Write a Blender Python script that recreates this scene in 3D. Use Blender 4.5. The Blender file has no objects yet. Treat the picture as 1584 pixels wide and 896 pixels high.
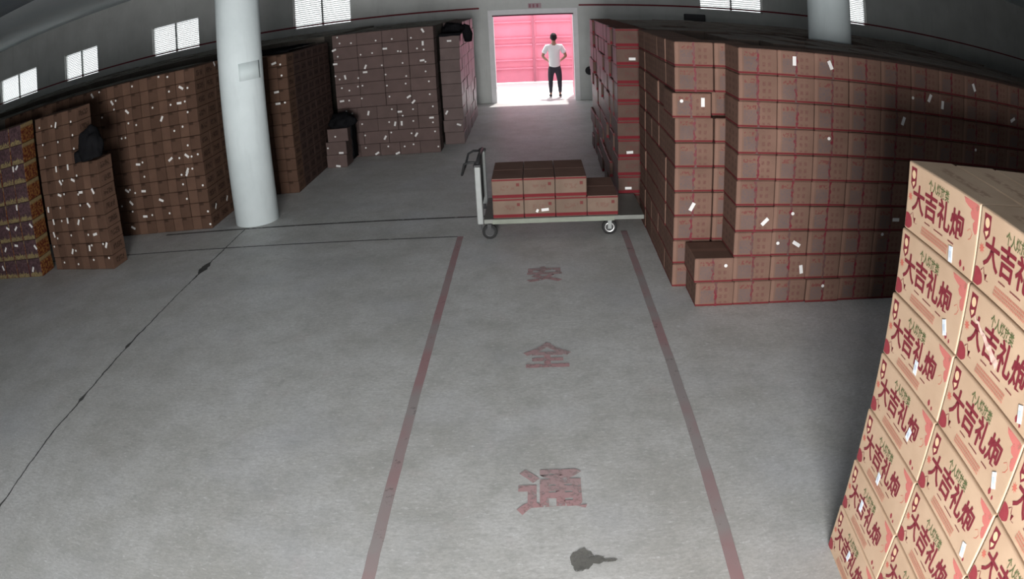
import bpy, bmesh, math, random
from mathutils import Vector, Matrix, noise
random.seed(7)
S = bpy.context.scene
COL = S.collection

# ------------------------------------------------------------------ camera
# wide security-camera lens: a polynomial fisheye (theta as a function of radius on the sensor)
PITCH, YAW, ROLL, CAMZ = 0.3978, -0.0463, 0.0506, 2.7637
LENS = (0.8839, -0.0201, -0.0052, 0.1707)            # theta = sum a_n (r_px / 1000)^n on the 1584 px frame
cam = bpy.data.cameras.new('camera')
camo = bpy.data.objects.new('camera', cam)
COL.objects.link(camo)
S.camera = camo
cam.type = 'PANO'
cam.sensor_width = 36.0
cam.sensor_fit = 'HORIZONTAL'
cam.clip_start = 0.02
q = 1584 / 36.0 / 1000.0
for tgt in (cam, getattr(cam, 'cycles', None)):
    if tgt is None: continue
    try:
        tgt.panorama_type = 'FISHEYE_LENS_POLYNOMIAL'
        tgt.fisheye_fov = math.pi
        tgt.fisheye_polynomial_k0 = 0.0
        tgt.fisheye_polynomial_k1 = -LENS[0] * q
        tgt.fisheye_polynomial_k2 = -LENS[1] * q ** 2
        tgt.fisheye_polynomial_k3 = -LENS[2] * q ** 3
        tgt.fisheye_polynomial_k4 = -LENS[3] * q ** 4
    except (AttributeError, TypeError):
        pass
cp, sp, cy, sy = math.cos(PITCH), math.sin(PITCH), math.cos(YAW), math.sin(YAW)
cr, sr = math.cos(ROLL), math.sin(ROLL)
fw = Vector((sy * cp, cy * cp, -sp)); rt = Vector((cy, -sy, 0)); dn = fw.cross(rt)
if dn.z > 0: dn = -dn
rt2 = cr * rt + sr * dn; dn2 = -sr * rt + cr * dn
M = Matrix((rt2, -dn2, -fw)).transposed().to_4x4()
M.translation = Vector((0, 0, CAMZ))
camo.matrix_world = M

# ------------------------------------------------------------------ world, lights, exposure
W = bpy.data.worlds.new('world'); S.world = W; W.use_nodes = True
bgn = W.node_tree.nodes['Background']
bgn.inputs[0].default_value = (0.93, 0.97, 1.0, 1); bgn.inputs[1].default_value = 2.4

def area_light(name, loc, rot, sx, sy_, power, color=(1, 1, 1)):
    l = bpy.data.lights.new(name, 'AREA'); l.shape = 'RECTANGLE'; l.size = sx; l.size_y = sy_
    l.energy = power; l.color = color
    o = bpy.data.objects.new(name, l); o.location = loc; o.rotation_euler = rot; COL.objects.link(o)
    return o
# daylight coming in through the wide open doorway under the camera
rl = area_light('rear_doorway_daylight', (-0.45, -3.35, 1.38), (math.radians(90), 0, 0), 2.2, 2.5, 770, (1.0, 0.995, 0.985))
rl.data.spread = math.radians(130)
# daylight through the far doorway
area_light('far_doorway_daylight', (0.0, 19.62, 1.2), (math.radians(-90), 0, 0), 2.0, 2.3, 5, (1.0, 0.84, 0.97))
sl = bpy.data.lights.new('sun', 'SUN'); sl.energy = 5.5; sl.angle = math.radians(2.0); sl.color = (1.0, 0.97, 0.93)
so_ = bpy.data.objects.new('sun', sl); COL.objects.link(so_)
so_.rotation_euler = Vector((0.10, 0.42, 1.0)).to_track_quat('Z', 'Y').to_euler()     # high midday sun beyond the far door
vs = S.view_settings
vs.view_transform = 'Standard'; vs.look = 'None'; vs.exposure = 0.0; vs.gamma = 1.0; vs.use_curve_mapping = False
S.cycles.use_denoising = True
S.cycles.max_bounces = 8; S.cycles.diffuse_bounces = 5
S.cycles.sample_clamp_indirect = 6.0

# ------------------------------------------------------------------ material helpers
class NT:
    def __init__(s, name, rough=0.8, spec=0.25):
        s.m = bpy.data.materials.new(name); s.m.use_nodes = True
        s.t = s.m.node_tree; s.b = s.t.nodes['Principled BSDF']
        s.b.inputs['Roughness'].default_value = rough
        s.b.inputs['Specular IOR Level'].default_value = spec
    def n(s, kind, **kw):
        x = s.t.nodes.new(kind)
        for k, v in kw.items(): setattr(x, k, v)
        return x
    def link(s, a, b): s.t.links.new(a, b)
    def put(s, sock, v):
        if isinstance(v, (int, float)): sock.default_value = v
        elif isinstance(v, tuple): sock.default_value = v if len(v) != 3 or sock.type == 'VECTOR' else (*v, 1)
        else: s.link(v, sock)
    def ma(s, op, a, b=0.0, c=None, clamp=False):
        x = s.n('ShaderNodeMath', operation=op); x.use_clamp = clamp
        s.put(x.inputs[0], a); s.put(x.inputs[1], b)
        if c is not None: s.put(x.inputs[2], c)
        return x.outputs[0]
    def mul(s, *a):
        r = a[0]
        for k in a[1:]: r = s.ma('MULTIPLY', r, k)
        return r
    def rng(s, v, lo, hi, soft=0.004):
        a = s.ma('MULTIPLY_ADD', s.ma('SUBTRACT', v, lo), 1 / soft, 0.5, True)
        b = s.ma('MULTIPLY_ADD', s.ma('SUBTRACT', hi, v), 1 / soft, 0.5, True)
        return s.ma('MULTIPLY', a, b)
    def mix(s, f, a, b, mode='MIX'):
        x = s.n('ShaderNodeMix', data_type='RGBA', blend_type=mode)
        s.put(x.inputs[0], f); s.put(x.inputs[6], a); s.put(x.inputs[7], b)
        return x.outputs[2]
    def obj(s):
        return s.n('ShaderNodeTexCoord')
    def noise(s, vec, scale, detail=3, rough=0.5, dim='3D'):
        x = s.n('ShaderNodeTexNoise', noise_dimensions=dim); x.inputs['Scale'].default_value = scale
        x.inputs['Detail'].default_value = detail; x.inputs['Roughness'].default_value = rough
        if vec is not None: s.link(vec, x.inputs['Vector'])
        return x.outputs[0]
    def vscale(s, vec, sc):
        x = s.n('ShaderNodeMapping'); s.link(vec, x.inputs[0]); x.inputs['Scale'].default_value = sc
        return x.outputs[0]
    def ramp(s, v, lo, hi):
        x = s.n('ShaderNodeMapRange'); s.put(x.inputs[0], v); x.inputs[1].default_value = lo; x.inputs[2].default_value = hi
        return x.outputs[0]
    def color(s, c): s.put(s.b.inputs['Base Color'], c)
    def bump(s, h, strength=0.3, dist=0.01):
        x = s.n('ShaderNodeBump'); x.inputs['Strength'].default_value = strength; x.inputs['Distance'].default_value = dist
        s.put(x.inputs['Height'], h); s.link(x.outputs[0], s.b.inputs['Normal'])

def plain(name, col, rough=0.8, metal=0.0, var=0.0, scale=8):
    t = NT(name, rough)
    t.b.inputs['Metallic'].default_value = metal
    if var:
        tc = t.obj(); nz = t.noise(tc.outputs['Object'], scale, 4)
        d = tuple(c * (1 - var) for c in col)
        t.color(t.mix(nz, d, tuple(min(1, c * (1 + var)) for c in col)))
    else: t.color(col)
    return t.m

def carton_material(name, w, d, h, base, kind):
    """cardboard with its flat print; coordinates are the carton's own"""
    t = NT(name, {'banded': 0.42, 'plain_side_sheen': 0.42}.get(kind, 0.85), {'banded': 0.35, 'plain_side_sheen': 0.45}.get(kind, 0.08))
    tc = t.obj(); P = tc.outputs['Object']
    sp_ = t.n('ShaderNodeSeparateXYZ'); t.link(P, sp_.inputs[0])
    sn = t.n('ShaderNodeSeparateXYZ'); t.link(tc.outputs['Normal'], sn.inputs[0])
    front = t.ma('GREATER_THAN', t.ma('ABSOLUTE', sn.outputs[1]), 0.6)
    side = t.ma('GREATER_THAN', t.ma('ABSOLUTE', sn.outputs[0]), 0.6)
    top = t.ma('GREATER_THAN', t.ma('ABSOLUTE', sn.outputs[2]), 0.6)
    if kind in ('banded', 'plain_side_sheen'):     # sheen put on side faces only, to brighten them with far door light
        t.link(t.ma('MULTIPLY', side, 0.45), t.b.inputs['Specular IOR Level'])
    u = t.ma('MULTIPLY_ADD', sp_.outputs[0], 1 / w, 0.5)
    us = t.ma('MULTIPLY_ADD', sp_.outputs[1], 1 / d, 0.5)
    v = t.ma('MULTIPLY_ADD', sp_.outputs[2], 1 / h, 0.5)
    oi = t.n('ShaderNodeObjectInfo')
    rnd = oi.outputs['Random']
    # offset noise by object so no two cartons match
    add = t.n('ShaderNodeVectorMath', operation='ADD'); t.link(P, add.inputs[0]); t.link(oi.outputs['Location'], add.inputs[1])
    PW = add.outputs[0]
    blot = t.noise(PW, 5, 3)
    c = t.mix(t.ramp(blot, 0.3, 0.7), tuple(x * 0.86 for x in base), tuple(min(1, x * 1.1) for x in base))
    c = t.mix(t.ma('MULTIPLY', rnd, 0.35), c, tuple(x * 0.72 for x in base))
    fluting = t.noise(t.vscale(PW, (60, 60, 2)), 3, 2)
    c = t.mix(t.ma('MULTIPLY', fluting, 0.12), c, tuple(x * 0.6 for x in base))
    if kind == 'strapped':
        fine = t.ramp(t.noise(t.vscale(PW, (1, 1, 1.4)), 85, 2), 0.47, 0.62)
        coarse = t.ramp(t.noise(PW, 46, 1), 0.48, 0.56)
        left = t.mul(front, t.rng(u, 0.13, 0.48, .02), t.rng(v, 0.14, 0.68, .03))
        c = t.mix(t.mul(left, t.ma('MULTIPLY_ADD', fine, 0.45, 0.2)), c, (0.075, 0.07, 0.08))
        title = t.mul(front, t.rng(u, 0.14, 0.46), t.rng(v, 0.70, 0.86), coarse)
        c = t.mix(t.mul(title, 0.65), c, (0.13, 0.03, 0.03))
        uu = t.ma('FRACT', t.ma('MULTIPLY', u, 7.0)); vv = t.ma('FRACT', t.ma('MULTIPLY', v, 3.6))
        grid = t.mul(front, t.rng(u, 0.56, 0.89), t.rng(v, 0.12, 0.9), t.rng(uu, 0.25, 0.8, 0.2), t.rng(vv, 0.2, 0.75, 0.15), t.ramp(fine, -0.4, 0.6))
        c = t.mix(t.mul(grid, 0.65), c, (0.095, 0.035, 0.032))
        su = t.ma('FRACT', t.ma('MULTIPLY', us, 4.0))
        sgrid = t.mul(side, t.rng(us, 0.12, 0.9), t.rng(v, 0.15, 0.88), t.rng(su, 0.3, 0.75, 0.2), t.rng(vv, 0.2, 0.75, 0.15))
        c = t.mix(t.mul(sgrid, 0.6), c, (0.08, 0.045, 0.04))
        flap = t.mul(front, t.rng(u, -0.1, 0.09))
        c = t.mix(t.mul(flap, 0.35), c, tuple(min(1, x * 1.45) for x in base))
        notop = t.ma('SUBTRACT', 1.0, top)
        line = t.mul(notop, t.rng(v, -0.1, 0.10, 0.02))
        line2 = t.mul(notop, t.rng(v, 0.965, 1.2, 0.02))
        c = t.mix(t.mul(line, 0.95), c, (0.105, 0.014, 0.018)); c = t.mix(t.mul(line2, 0.6), c, (0.11, 0.03, 0.03))
        c = t.mix(t.mul(top, t.rng(us, 0.42, 0.58, 0.05), 0.25), c, (0.30, 0.16, 0.12))
    elif kind == 'banded':
        notop = t.ma('SUBTRACT', 1.0, top)
        b1 = t.mul(notop, t.rng(v, -0.1, 0.19, 0.03)); b2 = t.mul(notop, t.rng(v, 0.89, 1.2, 0.03))
        red = (0.125, 0.014, 0.02)
        c = t.mix(t.mul(b1, 0.92), c, red); c = t.mix(t.mul(b2, 0.85), c, red)
        em = t.mul(front, t.rng(u, 0.78, 0.88, 0.02), t.rng(v, 0.6, 0.76, 0.03))
        c = t.mix(t.mul(em, 0.7), c, red)
        coarse = t.ramp(t.noise(PW, 40, 1), 0.45, 0.56)
        tx = t.mul(front, t.rng(u, 0.28, 0.72, 0.02), t.rng(v, 0.4, 0.66, 0.04), coarse)
        c = t.mix(t.mul(tx, 0.22), c, red)
        c = t.mix(t.mul(top, 0.25), c, (0.34, 0.16, 0.14))
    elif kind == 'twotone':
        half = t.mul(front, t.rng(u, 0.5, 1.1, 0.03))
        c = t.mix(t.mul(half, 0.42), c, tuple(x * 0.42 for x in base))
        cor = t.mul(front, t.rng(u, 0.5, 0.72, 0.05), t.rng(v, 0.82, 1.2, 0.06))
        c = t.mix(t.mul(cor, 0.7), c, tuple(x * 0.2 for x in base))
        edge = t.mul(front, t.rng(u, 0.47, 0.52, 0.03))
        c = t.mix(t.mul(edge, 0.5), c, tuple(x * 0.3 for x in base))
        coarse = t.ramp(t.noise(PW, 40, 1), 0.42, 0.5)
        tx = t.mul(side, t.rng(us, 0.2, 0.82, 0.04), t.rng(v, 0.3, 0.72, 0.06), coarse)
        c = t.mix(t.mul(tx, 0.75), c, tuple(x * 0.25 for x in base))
    elif kind == 'patterned':
        n1 = t.noise(PW, 28, 3); n2 = t.noise(t.vscale(PW, (1, 1, 1)), 45, 2)
        dark = t.mix(t.ramp(n1, 0.35, 0.65), (0.035, 0.022, 0.024), (0.08, 0.045, 0.05))
        c = t.mix(front, c, dark)
        hgt = t.ma('MULTIPLY_ADD', t.noise(t.vscale(PW, (1, 0.01, 0.01)), 26, 2), 0.5, -0.02)
        peak = t.ma('MULTIPLY_ADD', t.ma('ABSOLUTE', t.ma('SUBTRACT', u, 0.5)), -3.2, 0.40)
        lim = t.ma('MAXIMUM', t.ma('MULTIPLY', hgt, 1.0), peak)
        bandm = t.mul(front, t.ma('LESS_THAN', v, t.ma('MAXIMUM', lim, 0.10)), t.rng(u, 0.06, 0.94, 0.01))
        c = t.mix(t.mul(bandm, t.ramp(n2, 0.25, 0.6)), c, (0.19, 0.15, 0.07))
        fl = t.mix(t.ramp(n1, 0.42, 0.6), (0.07, 0.014, 0.008), (0.19, 0.09, 0.025))
        fl = t.mix(t.ramp(n2, 0.5, 0.7), fl, (0.06, 0.015, 0.015))
        c = t.mix(side, c, fl)
        ct = t.mul(side, t.rng(v, 0.8, 1.1, 0.1)); c = t.mix(t.mul(ct, 0.7), c, (0.19, 0.155, 0.08))
    elif kind == 'dusty':
        strips = t.ramp(t.noise(t.vscale(PW, (0.6, 5, 1)), 3, 4), 0.4, 0.65)
        c = t.mix(t.mul(top, t.ma('MULTIPLY', strips, 0.5)), c, (0.30, 0.30, 0.27))
    t.color(c)
    return t.m

# ------------------------------------------------------------------ mesh helpers
def mesh_of(bm, name, mats, smooth=False):
    me = bpy.data.meshes.new(name); bm.to_mesh(me); bm.free()
    for m in (mats if isinstance(mats, (list, tuple)) else [mats]): me.materials.append(m)
    if smooth:
        for p in me.polygons: p.use_smooth = True
    return me
def add_box(bm, lo, hi):
    x0, y0, z0 = lo; x1, y1, z1 = hi
    vs_ = [bm.verts.new(c) for c in ((x0,y0,z0),(x1,y0,z0),(x1,y1,z0),(x0,y1,z0),(x0,y0,z1),(x1,y0,z1),(x1,y1,z1),(x0,y1,z1))]
    fs = [bm.faces.new([vs_[i] for i in f]) for f in ((0,3,2,1),(4,5,6,7),(0,1,5,4),(1,2,6,5),(2,3,7,6),(3,0,4,7))]
    return vs_, fs
def bevel_all(bm, off, seg=1):
    bmesh.ops.bevel(bm, geom=bm.edges[:], offset=off, segments=seg, affect='EDGES', profile=0.6)
def tube(bm, pts, r, n=10, cap=True):
    rings = []
    for i, p in enumerate(pts):
        p = Vector(p)
        d = (Vector(pts[min(i + 1, len(pts) - 1)]) - Vector(pts[max(i - 1, 0)])).normalized()
        a = d.orthogonal().normalized() if i == 0 else (a - a.dot(d) * d).normalized()
        b = d.cross(a)
        rr = r[i] if isinstance(r, (list, tuple)) else r
        rings.append([bm.verts.new(p + rr * (math.cos(2 * math.pi * k / n) * a + math.sin(2 * math.pi * k / n) * b)) for k in range(n)])
    for A_, B_ in zip(rings, rings[1:]):
        for k in range(n): bm.faces.new((A_[k], A_[(k + 1) % n], B_[(k + 1) % n], B_[k]))
    if cap:
        bm.faces.new(rings[0][::-1]); bm.faces.new(rings[-1])
def lathe(bm, prof, center, axis='z', n=32):
    c = Vector(center); rings = []
    for r, h in prof:
        ring = []
        for k in range(n):
            a = 2 * math.pi * k / n; x, y = r * math.cos(a), r * math.sin(a)
            v = {'z': (x, y, h), 'y': (x, h, y), 'x': (h, x, y)}[axis]
            ring.append(bm.verts.new(c + Vector(v)))
        rings.append(ring)
    for A_, B_ in zip(rings, rings[1:]):
        for k in range(n): bm.faces.new((A_[k], A_[(k + 1) % n], B_[(k + 1) % n], B_[k]))
    bm.faces.new(rings[0][::-1]); bm.faces.new(rings[-1])
    bmesh.ops.recalc_face_normals(bm, faces=bm.faces)
def link(name, me, parent=None, loc=(0, 0, 0), rot=(0, 0, 0), **kw):
    o = bpy.data.objects.new(name, me); COL.objects.link(o)
    o.location = loc; o.rotation_euler = rot
    if parent is not None: o.parent = parent
    for k, v in kw.items(): o[k] = v
    return o
def thing(name, label, cat, loc=(0, 0, 0), rot=(0, 0, 0), group=None, me=None):
    o = link(name, me, None, loc, rot, label=label, category=cat)
    if group: o['group'] = group
    return o
def boxobj(name, lo, hi, mat, parent=None, bev=0.0, **kw):
    bm = bmesh.new(); c = [(a + b) / 2 for a, b in zip(lo, hi)]
    add_box(bm, [a - k for a, k in zip(lo, c)], [b - k for b, k in zip(hi, c)])
    if bev: bevel_all(bm, bev)
    loc = c
    if parent is not None: loc = [a - b for a, b in zip(c, parent.location)]
    return link(name, mesh_of(bm, name, mat), parent, loc, **kw)
def poly(bm, pts, z=0.0):
    return bm.faces.new([bm.verts.new((x, y, z)) for x, y in pts])
ORD = ['first', 'second', 'third', 'fourth', 'fifth', 'sixth', 'seventh', 'eighth', 'ninth', 'tenth', 'eleventh', 'twelfth', 'thirteenth', 'fourteenth', 'fifteenth']
def layer_word(k, n):
    return 'bottom' if k == 0 else ('top' if k == n - 1 else ORD[k])

# ------------------------------------------------------------------ setting materials
def concrete():
    t = NT('concrete_floor', 0.55, 0.5)
    P = t.obj().outputs['Object']
    big = t.noise(P, 0.55, 3, 0.55); mid = t.noise(P, 2.2, 5, 0.62)
    st = t.noise(t.vscale(P, (1.0, 2.6, 1)), 6.5, 5, 0.65); fine = t.noise(P, 60, 3, 0.7)
    c = t.mix(t.ramp(big, 0.35, 0.68), (0.44, 0.435, 0.41), (0.58, 0.58, 0.565))
    c = t.mix(t.mul(t.ramp(t.noise(P, 7, 4, .65), 0.45, 0.72), 0.5), c, (0.32, 0.325, 0.305))
    c = t.mix(t.mul(t.ramp(mid, 0.42, 0.72), 0.5), c, (0.68, 0.68, 0.68))
    c = t.mix(t.mul(t.ramp(st, 0.56, 0.72), 0.42), c, (0.31, 0.305, 0.295))
    c = t.mix(t.mul(t.ramp(t.noise(P, 3.1, 4, 0.6), 0.60, 0.74), 0.20), c, (0.52, 0.42, 0.42))
    grain = t.noise(t.vscale(P, (1, 1.7, 1)), 26, 6, 0.75)
    c = t.mix(t.mul(t.ramp(grain, 0.42, 0.62), 0.45), c, (0.29, 0.285, 0.275))
    c = t.mix(t.mul(t.ramp(t.noise(t.vscale(P, (1, 2.2, 1)), 17, 5, 0.8), 0.56, 0.68), 0.6), c, (0.78, 0.79, 0.79))
    c = t.mix(t.mul(t.ramp(t.noise(P, 0.9, 3, 0.5), 0.5, 0.7), 0.25), c, (0.46, 0.48, 0.54))
    c = t.mix(t.mul(t.ramp(fine, 0.35, 0.7), 0.16), c, (0.2, 0.2, 0.19))
    c = t.mix(t.mul(t.ramp(t.noise(t.vscale(P, (1, 1.8, 1)), 14, 3, 0.7), 0.66, 0.74), 0.5), c, (0.76, 0.77, 0.77))
    t.color(c)
    t.b.inputs['Roughness'].default_value = 0.52
    t.bump(fine, 0.08, 0.004)
    return t.m
def plaster(name, a, b, sc=1.2):
    t = NT(name, 0.9, 0.15); P = t.obj().outputs['Object']
    c = t.mix(t.ramp(t.noise(P, sc, 5, 0.6), 0.35, 0.7), a, b)
    c = t.mix(t.mul(t.ramp(t.noise(t.vscale(P, (3, 3, 0.4)), 2.2, 4, 0.6), 0.55, 0.75), 0.25), c, tuple(x * 0.7 for x in a))
    t.color(c); return t.m
def worn_paint(name, paint, under, lo, hi, alpha_edges=True, scale=9):
    """paint with gaps where the floor shows through"""
    t = NT(name, 0.7, 0.25); P = t.obj().outputs['Object']
    n1 = t.noise(P, scale, 5, 0.7); n2 = t.noise(P, 1.6, 3, 0.5)
    t.color(t.mix(t.ramp(n2, 0.38, 0.62), under, paint))
    a = t.ramp(n1, lo, hi)
    t.link(a, t.b.inputs['Alpha'])
    return t.m
M_floor = concrete()
M_wall = plaster('painted_plaster_wall', (0.47, 0.48, 0.47), (0.56, 0.57, 0.56))
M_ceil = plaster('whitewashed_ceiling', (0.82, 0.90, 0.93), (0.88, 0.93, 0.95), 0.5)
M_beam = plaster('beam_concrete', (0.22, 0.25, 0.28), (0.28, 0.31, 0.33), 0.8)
M_column = plaster('white_column_paint', (0.56, 0.62, 0.63), (0.64, 0.70, 0.71), 1.5)
M_redtrim = plain('dark_red_paint', (0.16, 0.02, 0.03), 0.7, var=0.3)
M_line = worn_paint('worn_red_line', (0.33, 0.20, 0.205), (0.30, 0.265, 0.26), 0.22, 0.40)
M_letter = worn_paint('worn_red_floor_letter', (0.44, 0.26, 0.265), (0.40, 0.29, 0.29), 0.33, 0.50, scale=14)
M_crack = worn_paint('dark_floor_crack', (0.075, 0.075, 0.072), (0.05, 0.05, 0.05), 0.2, 0.35)
M_joint = worn_paint('floor_joint', (0.115, 0.11, 0.105), (0.09, 0.085, 0.085), 0.28, 0.5)
M_stain = worn_paint('oil_stain', (0.19, 0.185, 0.17), (0.12, 0.12, 0.11), 0.25, 0.5)
M_frame = plain('door_frame_paint', (0.68, 0.67, 0.69), 0.6, var=0.1)
M_white = plain('white_metal_paint', (0.78, 0.80, 0.80), 0.5)
M_outside = plain('sunlit_concrete_yard', (0.72, 0.72, 0.71), 0.9, var=0.05)
M_redsteel = plain('red_painted_steel', (0.66, 0.20, 0.28), 0.5, var=0.12, scale=3)
M_black = plain('black_cloth', (0.009, 0.009, 0.010), 1.0, var=0.4)
M_black.node_tree.nodes['Principled BSDF'].inputs['Specular IOR Level'].default_value = 0.0
M_paper = plain('white_paper_sticker', (0.60, 0.59, 0.58), 0.6)

def struct(name, me, loc=(0, 0, 0), parent=None, **kw):
    o = link(name, me, parent, loc, **kw)
    if parent is None: o['kind'] = 'structure'
    return o
# floor, yard
bm = bmesh.new(); add_box(bm, (-22, -3.6, -0.2), (22, 19.5, 0)); struct('floor', mesh_of(bm, 'floor', M_floor))
bm = bmesh.new(); add_box(bm, (-22, 19.5, -0.22), (22, 34, -0.01)); struct('ground_outside', mesh_of(bm, 'yard', M_outside))
bm = bmesh.new(); add_box(bm, (-14, -18, -0.22), (14, -3.6, -0.01)); struct('ground_behind_camera', mesh_of(bm, 'yard_rear', M_outside))

WY = 19.28
WIN = [(-18.98, -16.7), (-15.15, -13.55), (-11.22, -9.5), (-6.46, -4.8), (4.45, 6.27), (7.95, 9.7)]
WZ0, WZ1 = 2.5, 3.46
def wall_with_holes(name, x0, x1, z0, z1, y0, y1, holes, mat):
    xs = sorted({x0, x1, *[h[0] for h in holes], *[h[1] for h in holes]})
    zs = sorted({z0, z1, *[h[2] for h in holes], *[h[3] for h in holes]})
    bm = bmesh.new()
    for xa, xb in zip(xs, xs[1:]):
        for za, zb in zip(zs, zs[1:]):
            cx, cz = (xa + xb) / 2, (za + zb) / 2
            if any(h[0] < cx < h[1] and h[2] < cz < h[3] for h in holes): continue
            add_box(bm, (xa, y0, za), (xb, y1, zb))
    bmesh.ops.remove_doubles(bm, verts=bm.verts, dist=1e-5)
    return struct(name, mesh_of(bm, name, mat))
holes = [(a, b, WZ0, WZ1) for a, b in WIN] + [(-1.06, 1.06, 0.0, 2.39)]
wall_with_holes('wall_back', -22, 22, 0, 4.6, WY, WY + 0.22, holes, M_wall)
wall_with_holes('wall_front', -22, 22, 0, 4.6, -3.75, -3.5, [(-1.65, .75, 0.0, 2.8)], M_wall)
bm = bmesh.new(); add_box(bm, (-22.2, -3.75, 0), (-22, WY + 0.22, 4.6)); struct('wall_left', mesh_of(bm, 'wl', M_wall))
bm = bmesh.new(); add_box(bm, (22, -3.75, 0), (22.2, WY + 0.22, 4.6)); struct('wall_right', mesh_of(bm, 'wr', M_wall))
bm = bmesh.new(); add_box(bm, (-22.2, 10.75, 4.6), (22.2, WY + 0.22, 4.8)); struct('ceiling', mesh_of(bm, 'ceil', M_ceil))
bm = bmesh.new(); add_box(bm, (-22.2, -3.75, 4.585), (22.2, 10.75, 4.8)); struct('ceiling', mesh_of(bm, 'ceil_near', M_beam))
# dark red stripe painted on the far wall, either side of the door
bm = bmesh.new(); 
for a, b in ((-22, -1.38), (1.2, 22)):
    add_box(bm, (a, WY - 0.006, 2.555), (b, WY + 0.001, 2.60))
struct('trim_1', mesh_of(bm, 'stripe', M_redtrim))
# round white columns: left one stands in the open, right one rises out of the stacks
for cx in (-4.0, 4.1):
    bm = bmesh.new(); lathe(bm, [(0.325, 0), (0.325, 4.58)], (0, 0, 0), 'z', 48)
    me = mesh_of(bm, 'column', M_column, True)
    struct('column', me, (cx, 9.42, 0), label='white round concrete column ' + ('standing on the open floor left of the aisle' if cx < 0 else 'rising out of the right-hand carton stacks'))
# a square plaster patch on the left column
bm = bmesh.new(); rows = []
for z in (2.05, 2.30):
    rows.append([bm.verts.new((.329 * math.cos(a), .329 * math.sin(a), z)) for a in [math.radians(-72 + i * 6) for i in range(11)]])
for i in range(10): bm.faces.new((rows[0][i], rows[0][i + 1], rows[1][i + 1], rows[1][i]))
pc = link('plaster_patch', mesh_of(bm, 'patch', plaster('patch_plaster', (0.52, 0.60, 0.60), (0.62, 0.68, 0.69)), True), bpy.data.objects['column'])
pc.modifiers.new('thick', 'SOLIDIFY').thickness = .006
# windows
slat_m = NT('frosted_louvre_glass', 0.4)
slat_m.b.inputs['Base Color'].default_value = (0.78, 0.80, 0.79, 1)
slat_m.b.inputs['Transmission Weight'].default_value = 0.3
slat_m.b.inputs['Roughness'].default_value = 0.6
M_slat = slat_m.m
for i, (a, b) in enumerate(WIN):
    w = b - a
    bm = bmesh.new()
    for lo, hi in (((a, 0, WZ0), (a + .035, .07, WZ1)), ((b - .035, 0, WZ0), (b, .07, WZ1)), ((a, 0, WZ0), (b, .07, WZ0 + .035)), ((a, 0, WZ1 - .035), (b, .07, WZ1))):
        add_box(bm, (lo[0], WY + .07, lo[2]), (hi[0], WY + .14, hi[2]))
    root = struct('window_%d' % (i + 1), mesh_of(bm, 'window_frame', M_white))
    bm = bmesh.new(); add_box(bm, ((a + b) / 2 - .016, WY + .06, WZ0 + .035), ((a + b) / 2 + .016, WY + .15, WZ1 - .035))
    struct('mullion', mesh_of(bm, 'mullion', plain('dark_mullion', (0.12, 0.13, 0.13), 0.6)), parent=root)
    bm = bmesh.new(); nsl = 15; dz = (WZ1 - WZ0 - .07) / nsl
    for k in range(nsl):
        z = WZ0 + .035 + (k + .5) * dz
        vs_, _ = add_box(bm, (a + .035, -.034, -.003), (b - .035, .034, .003))
        R = Matrix.Rotation(math.radians(-32), 4, 'X')
        for v in vs_: v.co = R @ v.co + Vector((0, WY + .105, z))
    struct('louvre_slats', mesh_of(bm, 'louvres', M_slat), parent=root)['kind'] = 'stuff'
    bm = bmesh.new(); add_box(bm, (a - .03, WY - .03, WZ0 - .04), (b + .03, WY + .1, WZ0)); struct('window_sill', mesh_of(bm, 'sill', M_wall), parent=root)
# far door: frame and one red leaf folded back outside
bm = bmesh.new()
for lo, hi in (((-1.16, 0), (-1.03, 2.36)), ((1.03, 0), (1.16, 2.36)), ((-1.16, 2.36), (1.16, 2.50))):
    add_box(bm, (lo[0], WY - .035, lo[1]), (hi[0], WY + .24, hi[1]))
door = struct('door_1', mesh_of(bm, 'door_frame', M_frame))
boxobj('door_lintel_strip', (-1.05, WY - .05, 2.325), (1.05, WY + .02, 2.365), plain('dark_red_steel', (0.12, 0.03, 0.05), 0.6), door)
bm = bmesh.new(); add_box(bm, (1.04, WY + .26, .03), (1.09, WY + 1.25, 2.33)); struct('door_leaf', mesh_of(bm, 'leaf', M_redsteel), parent=door)
# small wall fixtures on the far wall
sg = thing('wall_sign', 'small faded red sign above the far doorway', 'sign', (0.06, WY - .012, 2.585))
boxobj('sign_plate', (-.11, WY - .02, 2.52), (.23, WY - .004, 2.655), plain('faded_pink_sign', (0.42, 0.30, 0.33), 0.7), sg)
bm = bmesh.new()
for k, x in enumerate((-.12, -.03, .07)):   # unreadable strokes
    for s_ in ((0, .035, .055, .012), (.0, -.0, .06, .012), (.0, -.035, .05, .012), (0, 0, .012, .09)):
        add_box(bm, (x + s_[0] - s_[2] / 2, -.006, s_[1] - s_[3] / 2), (x + s_[0] + s_[2] / 2, 0, s_[1] + s_[3] / 2))
link('sign_marks', mesh_of(bm, 'marks', plain('sign_red', (0.25, 0.03, 0.06), 0.7)), sg, (0, -.008, 0), kind='stuff')
bm = bmesh.new(); lathe(bm, [(.02, 0), (.10, 0), (.115, -.03), (.115, -.07), (.06, -.1)], (0, 0, 0), 'y', 20)
bb = thing('wall_bracket_reel', 'dark round fixture on the far wall right of the doorway', 'fixture', (1.42, WY, .79), me=mesh_of(bm, 'reel', plain('dark_rubber', (0.02, 0.02, 0.022), 0.8)))
bm = bmesh.new(); add_box(bm, (-.29, -.12, -.1), (.29, 0, .1)); bevel_all(bm, .012)
eb = thing('wall_box', 'dark metal box on the far wall below the right-hand window', 'electrical box', (4.28, WY, 2.27), me=mesh_of(bm, 'wbox', plain('dark_box_paint', (0.05, 0.05, 0.055), 0.6)))
bm = bmesh.new(); add_box(bm, (-.26, -.135, -.075), (.26, -.121, .075)); bevel_all(bm, .005)
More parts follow.
